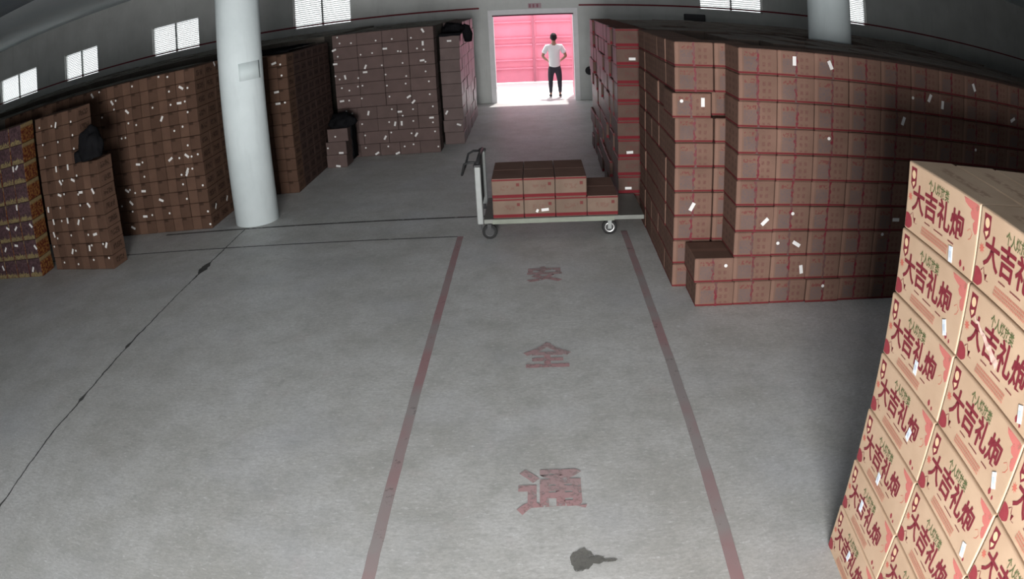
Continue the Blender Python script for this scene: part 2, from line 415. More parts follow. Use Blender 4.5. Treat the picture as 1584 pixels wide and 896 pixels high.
link('box_door', mesh_of(bm, 'bdoor', plain('dark_box_door', (0.06, 0.06, 0.065), 0.5)), eb)

# red steel gate across the yard
GY = 23.6
gate = thing('steel_gate', 'bright red steel double gate seen through the far doorway', 'gate', (0, GY, 0))
for s_, (xa, xb) in enumerate(((-2.6, -0.006), (0.006, 2.6))):
    lf = boxobj('gate_leaf', (xa, GY, .03), (xb, GY + .05, 3.3), M_redsteel, gate)
    for z in (0.49, 0.76, 1.26, 1.49, 2.02):
        bm = bmesh.new(); add_box(bm, (-(xb - xa) / 2 + .05, -.09, -.026), ((xb - xa) / 2 - .05, -.0, .026)); bevel_all(bm, .008)
        r = link('horizontal_rib', mesh_of(bm, 'rib', M_redsteel), lf, (0, -.025, z - 1.665))
    for x in (-(xb - xa) / 2 + .03, (xb - xa) / 2 - .03):
        bm = bmesh.new(); add_box(bm, (-.03, -.05, -1.63), (.03, 0, 1.63)); link('stile', mesh_of(bm, 'stile', M_redsteel), lf, (x, -.025, 0))
boxobj('meeting_strip', (-.05, GY - .09, .03), (.02, GY - .055, 3.3), plain('gate_strip_red', (0.42, 0.12, 0.17), .5), gate)
for x in (-2.75, 2.75):
    boxobj('gate_post', (x - .12, GY - .05, -.01), (x + .12, GY + .2, 3.4), plain('gate_post_grey', (0.4, 0.4, 0.4), 0.8), gate)

# ------------------------------------------------------------------ floor markings
def strip(name, pts, width, mat, label, cat, z=0.002, jag=0.0):
    bm = bmesh.new(); prev = None
    for i, (x, y) in enumerate(pts):
        j = random.uniform(-jag, jag); wv = width[i] if isinstance(width, list) else width
        d = Vector(pts[min(i + 1, len(pts) - 1)]) - Vector(pts[max(i - 1, 0)]); d.normalize(); n_ = Vector((-d.y, d.x)) * wv / 2
        a = bm.verts.new((x + j + n_.x, y + n_.y, 0)); b = bm.verts.new((x + j - n_.x, y - n_.y, 0))
        if prev: bm.faces.new((prev[0], prev[1], b, a))
        prev = (a, b)
    bmesh.ops.recalc_face_normals(bm, faces=bm.faces)
    return thing(name, label, cat, (0, 0, z), me=mesh_of(bm, name, mat))
yy = [0.0 + i * 8.25 / 60 for i in range(61)]
strip('aisle_line', [(-0.965, y) for y in yy], 0.072, M_line, 'worn red line painted along the left edge of the aisle', 'floor marking', .002, .002)
strip('aisle_line', [(0.98, y) for y in yy], 0.075, M_line, 'worn red line painted along the right edge of the aisle', 'floor marking', .002, .002)
cy_ = [1.0 + i * 8.0 / 160 for i in range(161)]
cw = []
for i, y in enumerate(cy_):
    wv = 0.012 + 0.02 * max(0, noise.noise(Vector((y * 1.7, 3.1, 0)))) + 0.01 * abs(noise.noise(Vector((y * 9, 1, 0))))
    if 7.35 < y < 7.75: wv += 0.10 * math.sin((y - 7.35) / .4 * math.pi)
    if 5.4 < y < 5.55 or 4.35 < y < 4.5: wv += 0.03
    wv *= 1 + .5 * noise.noise(Vector((y * 23, 7, 0)))
    cw.append(wv)
strip('floor_crack', [(-4.0355 + 0.03 * noise.noise(Vector((y * 1.2, 0, 0))), y) for y in cy_], cw, M_crack, 'long dark crack in the concrete running to the white column', 'crack', .0015, .006)
xx = [-9.0 + i * 8.0 / 60 for i in range(61)]
strip('floor_joint', [(x, 8.25) for x in xx], 0.03, M_joint, 'thin dark floor joint meeting the left aisle line', 'joint', .001, .0)
xx = [-5.4 + i * 5.6 / 50 for i in range(51)]
strip('floor_joint', [(x, 9.03) for x in xx], 0.055, M_joint, 'dark floor joint passing in front of the column base', 'joint', .001, .0)
# text helper
def text_mesh(s_, size, bold=0.0, width=None, mat=None, shear=0.0):
    cu = bpy.data.curves.new('text', 'FONT'); cu.body = s_; cu.size = size; cu.offset = bold
    cu.align_x = 'CENTER'; cu.align_y = 'CENTER'; cu.shear = shear; cu.resolution_u = 3
    o = bpy.data.objects.new('text', cu); COL.objects.link(o)
    dg = bpy.context.evaluated_depsgraph_get(); dg.update()
    me = bpy.data.meshes.new_from_object(o.evaluated_get(dg))
    bpy.data.objects.remove(o); bpy.data.curves.remove(cu)
    xs = [v.co.x for v in me.vertices]; ys = [v.co.y for v in me.vertices]
    if xs:
        cx, cyy = (min(xs) + max(xs)) / 2, (min(ys) + max(ys)) / 2
        sx = 1.0 if not width else width[0] / (max(xs) - min(xs)); sy2 = 1.0 if not width or len(width) < 2 else width[1] / (max(ys) - min(ys))
        if width and len(width) < 2: sy2 = sx
        for v in me.vertices: v.co.x = (v.co.x - cx) * sx; v.co.y = (v.co.y - cyy) * sy2
    me.materials.clear()
    if mat: me.materials.append(mat)
    return me
for ch, y, wd, hg, word in (('安', 6.95, .36, .42, 'farthest'), ('全', 5.20, .39, .43, 'middle'), ('通', 3.45, .41, .44, 'nearest')):
    me = text_mesh(ch, .4, .012, (wd, hg), M_letter)
    thing('floor_character', 'worn red character %s stencilled on the aisle floor, %s of three' % (ch, word), 'floor lettering', (0.015, y, .003), me=me)
bm = bmesh.new()
for ctr, r0, r1, ph in (((.17, 2.84), .065, .085, 0), ((.25, 2.83), .04, .035, 2), ((.31, 2.82), .045, .014, 4), ((.15, 2.77), .03, .03, 1)):
    poly(bm, [(ctr[0] + r0 * math.cos(a) * (1 + .18 * noise.noise(Vector((math.cos(a) * 2 + ph, math.sin(a) * 2, 0)))), ctr[1] + r1 * math.sin(a) * (1 + .25 * noise.noise(Vector((math.cos(a) * 3, math.sin(a) * 3 + ph, 5))))) for a in [i * math.tau / 28 for i in range(28)]], ph * 2e-4)
thing('oil_stain', 'dark oil stain on the aisle floor in front of the camera', 'stain', (0, 0, .002), me=mesh_of(bm, 'stain', M_stain))

# ------------------------------------------------------------------ cartons
KRAFT = (0.148, 0.087, 0.066)
DARKK = (0.245, 0.145, 0.105)
def carton_mesh(name, w, d, h, base, kind, bev=0.007):
    bm = bmesh.new(); add_box(bm, (-w / 2, -d / 2, -h / 2), (w / 2, d / 2, h / 2)); bevel_all(bm, bev)
    return mesh_of(bm, name, carton_material(name + '_board', w, d, h, base, kind))
ME = {
    'strapped': carton_mesh('strapped_carton', .364, .457, .233, KRAFT, 'strapped'),
    'banded': carton_mesh('banded_carton', .360, .42, .233, (0.10, 0.064, 0.053), 'banded'),  # darker than the cart cartons: weaker light put into the base colour
    'cart': carton_mesh('banded_cart_carton', .358, .43, .233, (0.165, 0.118, 0.092), 'banded'),
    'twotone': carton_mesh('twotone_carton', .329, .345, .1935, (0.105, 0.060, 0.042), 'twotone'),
    'twotone_shaded': carton_mesh('twotone_shaded_carton', .329, .345, .185, (0.065, 0.040, 0.034), 'twotone'),  # same brown darkened, shade of the stack's side put into the colour
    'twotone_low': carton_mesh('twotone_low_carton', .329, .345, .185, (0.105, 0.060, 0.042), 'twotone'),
    'patterned': carton_mesh('patterned_carton', .312, .34, .28, (0.22, 0.14, 0.10), 'patterned'),
    'plain_wide': carton_mesh('plain_carton_wide', .470, .37, .233, (0.115, 0.080, 0.074), 'plain'),
    'plain_narrow': carton_mesh('plain_carton_narrow', .376, .46, .233, (0.108, 0.076, 0.070), 'plain'),
    'plain_e': carton_mesh('plain_carton_end', .38, .415, .233, (0.14, 0.105, 0.10), 'plain_side_sheen'),
}
DIM = {'strapped': (.364, .457, .233), 'banded': (.360, .42, .233), 'cart': (.358, .43, .233), 'twotone': (.329, .345, .1935), 'twotone_low': (.329, .345, .185), 'twotone_shaded': (.329, .345, .185),
       'patterned': (.312, .34, .28), 'plain_wide': (.470, .37, .233), 'plain_narrow': (.376, .46, .233), 'plain_e': (.38, .415, .233)}
bm = bmesh.new(); add_box(bm, (-.042, -.0015, -.017), (.042, 0, .017)); ME_label = mesh_of(bm, 'shipping_label', M_paper)
bm = bmesh.new(); lathe(bm, [(.016, -.0015), (.016, 0)], (0, 0, 0), 'y', 12); ME_dot = mesh_of(bm, 'round_sticker', M_paper)
tape_t = NT('red_printed_tape', 0.5)
_c = tape_t.obj(); _n = tape_t.noise(tape_t.vscale(_c.outputs['Object'], (1, 1, 1)), 22, 2)
_oi = tape_t.n('ShaderNodeObjectInfo'); _ad = tape_t.n('ShaderNodeVectorMath', operation='ADD'); tape_t.link(_c.outputs['Object'], _ad.inputs[0]); tape_t.link(_oi.outputs['Location'], _ad.inputs[1])
_n = tape_t.noise(_ad.outputs[0], 17, 2)
tape_t.color(tape_t.mix(tape_t.ramp(_n, 0.4, 0.6), (0.115, 0.010, 0.018), (0.085, 0.045, 0.04)))
M_tape = tape_t.m
def tape_mesh(name, seed):
    r = random.Random(seed); bm = bmesh.new(); prev = None; n = 14
    for i in range(n + 1):
        z = -.115 + .23 * i / n; x = .004 * math.sin(i * 1.3 + seed) + r.uniform(-.0025, .0025); hw = r.uniform(.005, .017)
        a = bm.verts.new((x - hw, 0, z)); b = bm.verts.new((x + hw, 0, z))
        if prev: bm.faces.new((prev[0], prev[1], b, a))
        prev = (a, b)
    return mesh_of(bm, name, M_tape)
ME_tape = [tape_mesh('tape_strip', s_) for s_ in range(5)]

STICK={'F2':[(2.25,2.28,1,90),(2.62,2.27,1,-65),(2.0,0.81,1,45),(2.34,0.59,1,-30),(2.41,0.34,1,-80),(3.46,1.81,1,70),(3.44,0.83,1,0),(3.8,2.07,1,65),(3.98,2.02,1,85),(4.44,2.26,1,-65),(5.12,1.99,1,30),(1.65,0.4,0,0),(2.15,0.6,0,90),(2.28,0.88,0,-20),(2.66,0.17,0,40),(2.61,1.59,0,80),(3.29,0.68,0,-40),(3.57,2.05,0,-60),(4.5,1.6,0,80)],'F1':[(1.5,1.81,1,90),(1.42,0.81,1,62),(1.3,1.82,0,20),(1.78,0.6,0,90)],'F3':[(1.2,1.98,1,0),(1.15,0.78,1,3),(1.13,0.31,1,0)],'A':[(-6.41,2.1,1,70),(-6.51,1.49,1,88),(-6.24,1.49,1,88),(-6.46,1.28,1,-55),(-6.16,1.29,1,-25),(-6.03,1.13,1,0),(-5.76,1.1,1,-65),(-6.52,1.12,1,-20),(-5.9,0.93,1,-50),(-6.86,0.92,1,85),(-6.77,0.73,1,-85),(-6.43,0.73,1,88),(-6.18,0.69,1,60),(-5.87,0.5,1,10),(-6.81,0.54,1,-78),(-6.04,0.31,1,85),(-5.68,0.34,1,60),(-6.45,0.27,1,60),(-6.06,2.1,0,0),(-6.82,2.13,0,0),(-6.51,2.11,0,80),(-6.05,1.9,0,90),(-6.4,1.86,0,90),(-6.77,1.89,0,80),(-6.05,1.72,0,60),(-6.38,1.67,0,-20),(-6.75,1.68,0,0),(-6.4,1.32,0,-20),(-6.06,1.33,0,90),(-6.41,1.11,0,60),(-6.09,1.08,0,-60),(-6.08,0.94,0,-40),(-6.55,0.92,0,-20),(-6.57,0.73,0,-60),(-6.06,0.74,0,20),(-6.4,0.51,0,-60),(-6.74,0.48,0,20),(-6.02,0.5,0,80),(-6.87,0.36,0,60),(-5.74,0.36,0,60),(-6.37,0.28,0,60),(-6.7,0.11,0,80),(-6.37,0.08,0,-20),(-6.0,0.14,0,40),(-5.67,0.16,0,-40),(-5.98,0.35,0,-60)],'P':[(-7.28,0.12,1,60),(-8.08,0.18,1,-70),(-7.4,1.08,1,88),(-7.37,1.66,1,88),(-7.26,1.67,1,40),(-7.73,0.79,1,-30),(-7.52,0.77,1,40),(-7.13,0.78,1,-45),(-7.9,0.47,1,50),(-7.59,0.51,1,-10),(-7.11,0.45,1,-50)],'B':[(-6.63,2.3,1,-60),(-6.2,2.11,1,-60),(-5.91,1.92,1,-45),(-4.88,2.11,1,-35),(-4.95,1.89,1,-3),(-5.27,1.71,1,60),(-5.81,1.09,1,-8),(-5.2,1.09,1,32),(-4.9,1.11,1,-40),(-4.97,0.85,1,60),(-4.93,0.89,1,60),(-5.78,0.67,1,-5),(-6.1,0.71,1,-35),(-5.47,0.5,1,-25),(-6.06,0.51,1,-48),(-5.82,0.28,1,-3),(-6.1,0.12,1,-30),(-6.45,2.33,0,-20),(-5.77,2.29,0,80),(-5.26,2.34,0,0),(-5.1,2.31,0,20),(-5.09,2.09,0,60),(-4.77,2.09,0,20),(-4.84,1.9,0,60),(-5.09,1.89,0,90),(-5.42,1.9,0,60),(-4.8,1.74,0,40),(-4.92,1.54,0,90),(-5.07,1.5,0,60),(-5.91,1.74,0,0),(-5.76,1.69,0,40),(-6.07,1.53,0,-60),(-5.98,1.53,0,20),(-6.17,2.0,0,-20),(-6.12,2.13,0,40),(-6.44,1.92,0,90),(-4.86,1.26,0,-40),(-5.72,1.11,0,0),(-5.04,1.09,0,20),(-4.82,1.09,0,20),(-4.71,1.11,0,-40),(-4.84,0.91,0,-40),(-5.04,0.84,0,80),(-5.72,0.89,0,80),(-5.03,0.7,0,-40),(-4.7,0.65,0,40),(-5.0,0.48,0,-40),(-5.35,0.29,0,60),(-4.68,0.26,0,-20),(-4.67,0.07,0,-60),(-6.06,0.39,0,20),(-6.04,0.72,0,60),(-5.95,0.66,0,60),(-5.68,0.29,0,-40),(-6.26,0.48,0,-60)],'Bs':[(9.87,2.33,1,-55),(9.85,0.26,1,50),(9.39,0.27,1,50)],'D':[(-1.98,2.3,1,-60),(-1.99,2.06,1,88),(-3.66,2.09,1,20),(-2.69,2.02,1,0),(-3.67,1.82,1,0),(-3.09,1.61,1,0),(-3.08,1.71,1,65),(-3.48,1.55,1,-80),(-2.02,1.74,1,5),(-3.58,1.1,1,5),(-2.31,1.08,1,30),(-2.26,0.98,1,45),(-3.09,0.83,1,75),(-2.5,0.81,1,0),(-1.92,0.66,1,0),(-2.6,0.59,1,75),(-2.48,0.59,1,88),(-2.81,0.34,1,60),(-2.22,0.36,1,55),(-2.99,0.05,1,30),(-2.6,0.01,1,20),(-3.58,2.33,0,-60),(-3.54,2.21,0,60),(-3.32,2.19,0,40),(-2.85,2.19,0,90),(-2.55,2.19,0,20),(-2.2,2.18,0,90),(-2.1,1.97,0,0),(-1.98,1.94,0,-60),(-3.15,1.95,0,20),(-2.93,1.96,0,-60),(-2.45,1.95,0,-40),(-2.4,1.94,0,-40),(-3.59,1.96,0,90),(-2.77,1.71,0,-60),(-2.38,1.72,0,0),(-1.96,1.71,0,60),(-2.71,1.53,0,20),(-1.97,1.53,0,20),(-2.33,1.47,0,-20),(-3.68,1.59,0,-60),(-3.59,1.52,0,40),(-3.22,1.51,0,40),(-3.25,1.35,0,40),(-3.16,1.36,0,-20),(-2.7,1.32,0,60),(-2.35,1.33,0,60),(-1.92,1.34,0,80),(-3.56,1.35,0,90),(-3.42,1.29,0,60),(-3.21,1.12,0,90),(-2.67,1.11,0,-40),(-1.92,1.1,0,90),(-3.44,1.1,0,20),(-1.88,0.87,0,60),(-2.64,0.87,0,0),(-2.25,0.84,0,20),(-3.51,0.9,0,60),(-3.4,0.85,0,20),(-2.45,0.73,0,90),(-2.26,0.62,0,20),(-2.71,0.63,0,90),(-1.9,0.57,0,40),(-3.23,0.63,0,-60),(-2.69,0.43,0,60),(-2.31,0.39,0,40),(-1.87,0.4,0,-60),(-3.19,0.41,0,60),(-2.29,0.18,0,-20),(-2.77,0.17,0,-60),(-2.46,0.15,0,40),(-3.2,0.17,0,80),(-1.83,0.11,0,40)],'E':[(-1.59,2.03,1,0),(-1.72,0.63,1,60),(-1.5,0.38,1,-20)],'S':[(-3.47,0.26,1,-3),(-3.55,0.03,1,-10),(-3.55,0.57,0,40),(-3.71,0.37,0,20)],'C':[(-4.0,2.13,1,15),(-3.99,1.68,1,5),(-3.98,1.48,1,0),(-3.89,2.1,0,80),(-3.88,1.92,0,-60),(-3.86,1.48,0,-60)]}
USED = {k: [False] * len(v) for k, v in STICK.items()}
def stickers(key, o, lo, hi, z0, z1, yface, face='front', k0=0.0):
    """labels of this stack that fall on this carton, as parts"""
    for i, (a, z, kind, ang) in enumerate(STICK.get(key, ())):
        if USED[key][i] or not (lo <= a < hi and z0 <= z < z1): continue
        USED[key][i] = True
        m = .02 if kind == 0 else .03
        a = min(max(a, lo + m), hi - m); z = min(max(z, z0 + m), z1 - m)
        if face == 'front': loc = (a - (lo + hi) / 2, -yface - .0005, z - (z0 + z1) / 2); rz = 0
        else: loc = (yface + .0005, a - (lo + hi) / 2, z - (z0 + z1) / 2); rz = math.pi / 2
        link('shipping_label' if kind else 'round_sticker', ME_label if kind else ME_dot, o, loc, (0, -math.radians(ang), rz))

def carton(kind, x0, y0, z0, label, group, name='carton', jx=.0015, jy=.009, rz=0.0, key=None, ph=None, face='front', rot90=False):
    """x0, y0, z0: the carton's left front bottom corner"""
    w, d, h = DIM[kind]
    if rot90: w, d = d, w
    dx, dy = random.uniform(-jx, jx), random.uniform(-jy, jy)
    o = thing(name, label, 'carton', (x0 + w / 2 + .002 + dx, y0 + d / 2 + dy, z0 + h / 2 + .001), (0, 0, rz + random.uniform(-.003, .003) + (math.pi / 2 if rot90 else 0)), group, ME[kind])
    if key: stickers(key, o, x0, x0 + w + .004, z0, z0 + h + .004, d / 2)
    return o
PX, PZ = .3678, .237
# --- the large stack on the right: front face at y = 6.02
G2 = 'red-taped brown cartons in the large right-hand stack'
NC = 12
for k in range(10):
    nx = NC + 1 if k < 2 else NC
    for i in range(nx):
        x0 = (1.38 if k == 0 else 1.357 if k == 1 else 1.7184) + i * PX
        o = carton('strapped', x0, 6.02, k * PZ, 'red-taped brown carton, %s layer, %s column from the corner, large right-hand stack' % (layer_word(k, 10), ORD[i]), G2, 'strapped_carton', key='F2')
        link('tape_strip', random.choice(ME_tape), o, (random.uniform(-.012, .012), -.2295, 0))
# --- the block behind it, its face towards the aisle
G1 = 'red-taped brown cartons at the corner of the aisle'
for k in range(10):
    for i in range(2):
        x0 = 1.2479 + i * (PX + .008); y0 = 6.5
        if k == 7: x0 -= .035 if i == 0 else .0; y0 += -.03 if i == 0 else .12
        o = carton('strapped', x0, y0, k * PZ, 'red-taped brown carton, %s layer, %s column of the aisle corner stack, front face' % (layer_word(k, 10), ORD[i]), G1, 'strapped_carton', key='F1')
        link('tape_strip', random.choice(ME_tape), o, (random.uniform(-.015, .015), -.2295, 0))
    for j in range(1, 5):
        carton('strapped', 1.2479, 6.5 + j * .4625, k * PZ, 'brown carton, %s layer, %s from the corner along the aisle behind the cart' % (layer_word(k, 10), ORD[j]), G1, 'strapped_carton', jx=.008, jy=.002)
# --- red-banded cartons lining the right side of the aisle towards the door
G3 = 'red-banded cartons along the right side of the aisle'
for k in range(10):
    for j in range(10):
        carton('banded', 1.0 + (0 if j == 0 else random.uniform(-.02, .03)), 9.05 + j * .435, k * PZ, 'red-banded carton, %s layer, %s from the cart end of the right aisle side' % (layer_word(k, 10), ORD[j]), G3, 'banded_carton', key='F3' if j == 0 else None, jy=.002, jx=.006)

def fill(name, label, x0, x1, y0, y1, layers, px, py, pz, mats, avoid=None, ragged=0.25, top_only=0):
    """closely packed cartons inside a block, seen only by their tops: one heap"""
    bm = bmesh.new(); nx, ny = int((x1 - x0) / px), int((y1 - y0) / py)
    for i in range(nx):
        for j in range(ny):
            cx, cyy = x0 + (i + .5) * px, y0 + (j + .5) * py
            if avoid and math.hypot(cx - avoid[0], cyy - avoid[1]) < .62: continue
            n = layers - (1 if random.random() < ragged * .3 else 0)
            for k in range(top_only, n):
                g = .003 if k == n - 1 else .001
                t_ = random.uniform(-.012, .0) if k == n - 1 else 0
                add_box(bm, (cx - px / 2 + g, cyy - py / 2 + g, k * pz + .001), (cx + px / 2 - g, cyy + py / 2 - g, (k + 1) * pz - .002 + t_))
    return thing(name, label, 'carton pile', me=mesh_of(bm, name, mats)) 
M_fillR = carton_material('packed_board_right', .37, .46, .237, (0.165, 0.125, 0.105), 'dusty')
M_fillL = carton_material('packed_board_left', .34, .36, .197, (0.12, 0.105, 0.09), 'dusty')
f = fill('packed_cartons', 'rows of packed cartons behind the large right-hand stack, only their tops showing', 1.9838 + .02, 8.0, 6.975, 9.0, 10, PX, .4625, PZ, M_fillR, (4.1, 9.42)); f['kind'] = 'stuff'
f = fill('packed_cartons', 'rows of packed cartons around the right-hand column', 1.66 - .26, 8.0, 9.05, 13.4, 10, PX, .4625, PZ, M_fillR, (4.1, 9.42)); f['kind'] = 'stuff'
f = fill('packed_cartons', 'shadowed far right end of the large right-hand stack', 1.7184 + NC * PX + .39, 8.2, 6.02, 6.95, 10, PX, .4625, PZ, M_fillR); f['kind'] = 'stuff'

# --- far left: patterned cartons, then the rotated brown stack
GP = 'dark patterned cartons at the far left'
for k in range(8):
    for i in range(6):
        carton('patterned', -7.062 - (i + 1) * .318, 7.63, k * .285, 'dark cream-edged patterned carton, %s layer, %s column from its floral right end' % (layer_word(k, 8), ORD[i]), GP, 'patterned_carton', key='P')
GA = 'two-tone brown cartons of the short left stack'
AR = -.109; ca, sa = math.cos(AR), math.sin(AR); AX, AY = -5.60, 7.712
for k in range(12):
    for i in range(4):
        if i == 0 and k > 7: continue
        lx = -(i + .5) * .333; ly = .345 / 2
        o = thing('twotone_carton', 'two-tone brown carton, %s layer, %s column from right, short stack under black bag' % (layer_word(k, 12), ORD[i]), 'carton',
                  (AX + lx * ca - ly * sa + random.uniform(-.003, .003), AY + lx * sa + ly * ca + random.uniform(-.006, .006), k * .189 + .094), (0, 0, AR + random.uniform(-.006, .006)), GA, ME['twotone_low'])
        stickers('A', o, AX - (i + 1) * .333, AX - i * .333, k * .189, (k + 1) * .189, .345 / 2)
# --- middle left stack
GB = 'two-tone brown cartons of the long stack left of the column'
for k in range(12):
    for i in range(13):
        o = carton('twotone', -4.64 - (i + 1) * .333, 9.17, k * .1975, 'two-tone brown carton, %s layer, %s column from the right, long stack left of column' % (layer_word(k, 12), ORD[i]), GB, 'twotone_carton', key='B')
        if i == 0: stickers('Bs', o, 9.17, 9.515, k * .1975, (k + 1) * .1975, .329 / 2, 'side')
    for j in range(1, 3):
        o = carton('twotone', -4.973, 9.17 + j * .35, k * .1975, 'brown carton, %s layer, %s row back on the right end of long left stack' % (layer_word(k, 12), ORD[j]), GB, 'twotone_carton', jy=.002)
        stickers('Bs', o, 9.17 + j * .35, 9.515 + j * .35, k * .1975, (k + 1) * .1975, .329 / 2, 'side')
f = fill('packed_cartons', 'rows of packed cartons behind the long stack left of the column', -13.3, -4.99, 9.54, 10.6, 12, .34, .35, .1975, M_fillL); f['kind'] = 'stuff'
# --- stack behind the column; its long side has shade put into the colour
GC = 'dark brown cartons of the stack behind the column'
for k in range(12):
    for i in range(3):
        carton('twotone_low', -3.78 - (i + 1) * .333, 10.8, k * .188, 'dark brown carton, %s layer, %s column from the right, stack just behind white column' % (layer_word(k, 12), ORD[i]), GC, 'twotone_carton', key='C')
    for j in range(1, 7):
        carton('twotone_shaded', -4.113, 10.8 + j * .35, k * .188, 'shade-toned brown carton, %s layer, %s row back along the side of the stack behind column' % (layer_word(k, 12), ORD[j]), GC, 'twotone_carton', jy=.002)
f = fill('packed_cartons', 'rows of packed cartons behind the white column with dusty tops', -13.0, -4.13, 11.16, 13.3, 12, .34, .35, .188, M_fillL); f['kind'] = 'stuff'
f = fill('packed_cartons', 'farthest left rows of packed cartons under the windows', -14.6, -3.75, 13.65, 18.3, 10, .38, .46, PZ, M_fillL); f['kind'] = 'stuff'
# --- cartons facing the camera at the end of the open floor
GD = 'plain brown cartons of the broad stack at the back'
pat = [5, 4, 5, 5, 4, 4, 4, 4, 4, 4]
for k in range(10):
    n = pat[k]; w = 1.90 / n
    for i in range(n):
        carton('plain_narrow' if n == 5 else 'plain_wide', -3.685 + i * w, 13.2, k * PZ, 'plain brown carton, %s layer, %s from the left, broad stack at the back' % (layer_word(k, 10), ORD[i]), GD, 'plain_carton', key='D', jy=.008)
f = fill('packed_cartons', 'rows of packed cartons behind the broad stack at the back', -3.685, -1.83, 13.68, 18.2, 10, .37, .45, PZ, M_fillL); f['kind'] = 'stuff'
GE = 'pinkish-lit cartons along the left side of the aisle'
for j in range(8):
    for k in range(9 if j < 2 else 10):
        carton('plain_e', -1.79 + random.uniform(-.008, .012), 13.9 + j * .43, k * PZ, 'plain carton, %s layer, %s from the camera end of the left aisle side' % (layer_word(k, 9 if j < 2 else 10), ORD[j]), GE, 'plain_carton', key='E' if j == 0 else None, jy=.002)
GS = 'small loose stack of cartons beside the dark side wall of cartons'
for k, (dx, w_) in enumerate(((0, 'bottom'), (.01, 'middle'), (.06, 'top'))):
    carton('plain_narrow', -3.755 + dx, 12.42, k * PZ * .92 if k < 2 else 2 * PZ, 'plain brown carton, %s of three loosely piled under a black cloth' % w_, GS, 'plain_carton', key='S') if k != 1 else \
    carton('plain_narrow', -3.755 + dx, 12.42, PZ, 'plain brown carton, %s of three loosely piled under a black cloth' % w_, GS, 'plain_carton', key='S')

# ------------------------------------------------------------------ black cloths and bags
def lump(name, label, cat, loc, size, seed, flat=True, sub=4):
    bm = bmesh.new(); bmesh.ops.create_icosphere(bm, subdivisions=sub, radius=1)
    for v in bm.verts:
        p = v.co.copy(); n1 = noise.noise(p * 1.6 + Vector((seed, 0, 0))); n2 = noise.noise(p * 4 + Vector((0, seed, 0)))
        s_ = 1 + .28 * n1 + .10 * n2
        v.co = Vector((p.x * size[0] * s_, p.y * size[1] * s_, p.z * size[2] * s_))
        if flat and v.co.z < -size[2] * .55: v.co.z = -size[2] * .55
    return thing(name, label, cat, loc, me=mesh_of(bm, name, M_black, True))
def drape(name, mat, parent, x0, x1, y0, y1, top, drop, seed, n=18):
    """a cloth lying on a level top and hanging over the front edge"""
    bm = bmesh.new(); rows = []
    L = (y1 - y0) + drop
    for j in range(n + 1):
        s_ = j / n * L; row = []
        for i in range(n + 1):
            u = i / n; x = x0 + (x1 - x0) * u
            rip = .018 * noise.noise(Vector((x * 9, s_ * 4, seed)))
            dl = drop * (.75 + .35 * noise.noise(Vector((x * 5, seed, 1))))
            if s_ < (y1 - y0): co = (x, y1 - s_, top + .02 + abs(rip))
            else:
                f_ = (s_ - (y1 - y0)) / drop
                co = (x + rip, y0 - .015 - abs(rip), top + .01 - f_ * dl)
            row.append(bm.verts.new(co))
        rows.append(row)
    for a, b in zip(rows, rows[1:]):
        for i in range(n): bm.faces.new((a[i], a[i + 1], b[i + 1], b[i]))
    me = mesh_of(bm, name, mat, True)
    o = link(name, me, parent)
    so = o.modifiers.new('thick', 'SOLIDIFY'); so.thickness = .008
    if parent is not None: o.location = -Vector(parent.location)
    return o
bg = lump('black_bag', 'slumped black bag on the step of the short left stack', 'bag', (-5.67, 7.70, 1.70), (.20, .17, .26), 3.3)
drape('bag_flap', M_black, bg, -5.92, -5.56, 7.60, 7.72, 1.66, .16, 4)
bc = lump('black_cloth', 'crumpled black cloth on top of the small loose carton pile', 'cloth', (-3.44, 12.60, .80), (.25, .24, .16), 8.1)
bm = bmesh.new(); g_ = []
for i in range(9):
    g_.append([bm.verts.new((-3.27 + .02 * noise.noise(Vector((i * .9, j * .7, 2))), 12.46 + .07 * j, .80 - .085 * i)) for j in range(6)])
for i in range(8):
    for j in range(5): bm.faces.new((g_[i][j], g_[i][j + 1], g_[i + 1][j + 1], g_[i + 1][j]))
hf = link('cloth_fall', mesh_of(bm, 'cloth_fall', M_black, True), bc, -Vector(bc.location)); hf.modifiers.new('thick', 'SOLIDIFY').thickness = .01
tp = thing('black_tarp', 'black cloth draped over the aisle corner of the back left stacks', 'cloth', (-1.6, 14.2, 2.14))
drape('tarp_sheet', M_black, tp, -1.78, -1.37, 13.88, 14.72, 2.15, .05, 5)
l_ = lump('tarp_bundle', 'x', 'cloth', (-1.52, 14.28, 2.27), (.22, .26, .12), 1.7)
for k_ in ('label', 'category'): del l_[k_]
l_.parent = tp; l_.location = (.05, .08, .12)
bm = bmesh.new()   # sleeve hanging down the aisle side
tube(bm, [(-1.36, 14.3, 2.30), (-1.30, 14.3, 2.26), (-1.27, 14.33, 2.12), (-1.27, 14.36, 1.98)], [.05, .085, .10, .075], 12)
o = link('hanging_sleeve', mesh_of(bm, 'sleeve', M_black, True), tp); o.location = -Vector(tp.location)
tc_ = thing('dark_tarp', 'dark tarpaulin lying over the stack behind the white column', 'cloth', (-4.6, 11.6, 2.26))
drape('tarp_sheet', M_black, tc_, -5.6, -3.86, 11.2, 12.7, 2.275, .03, 9)

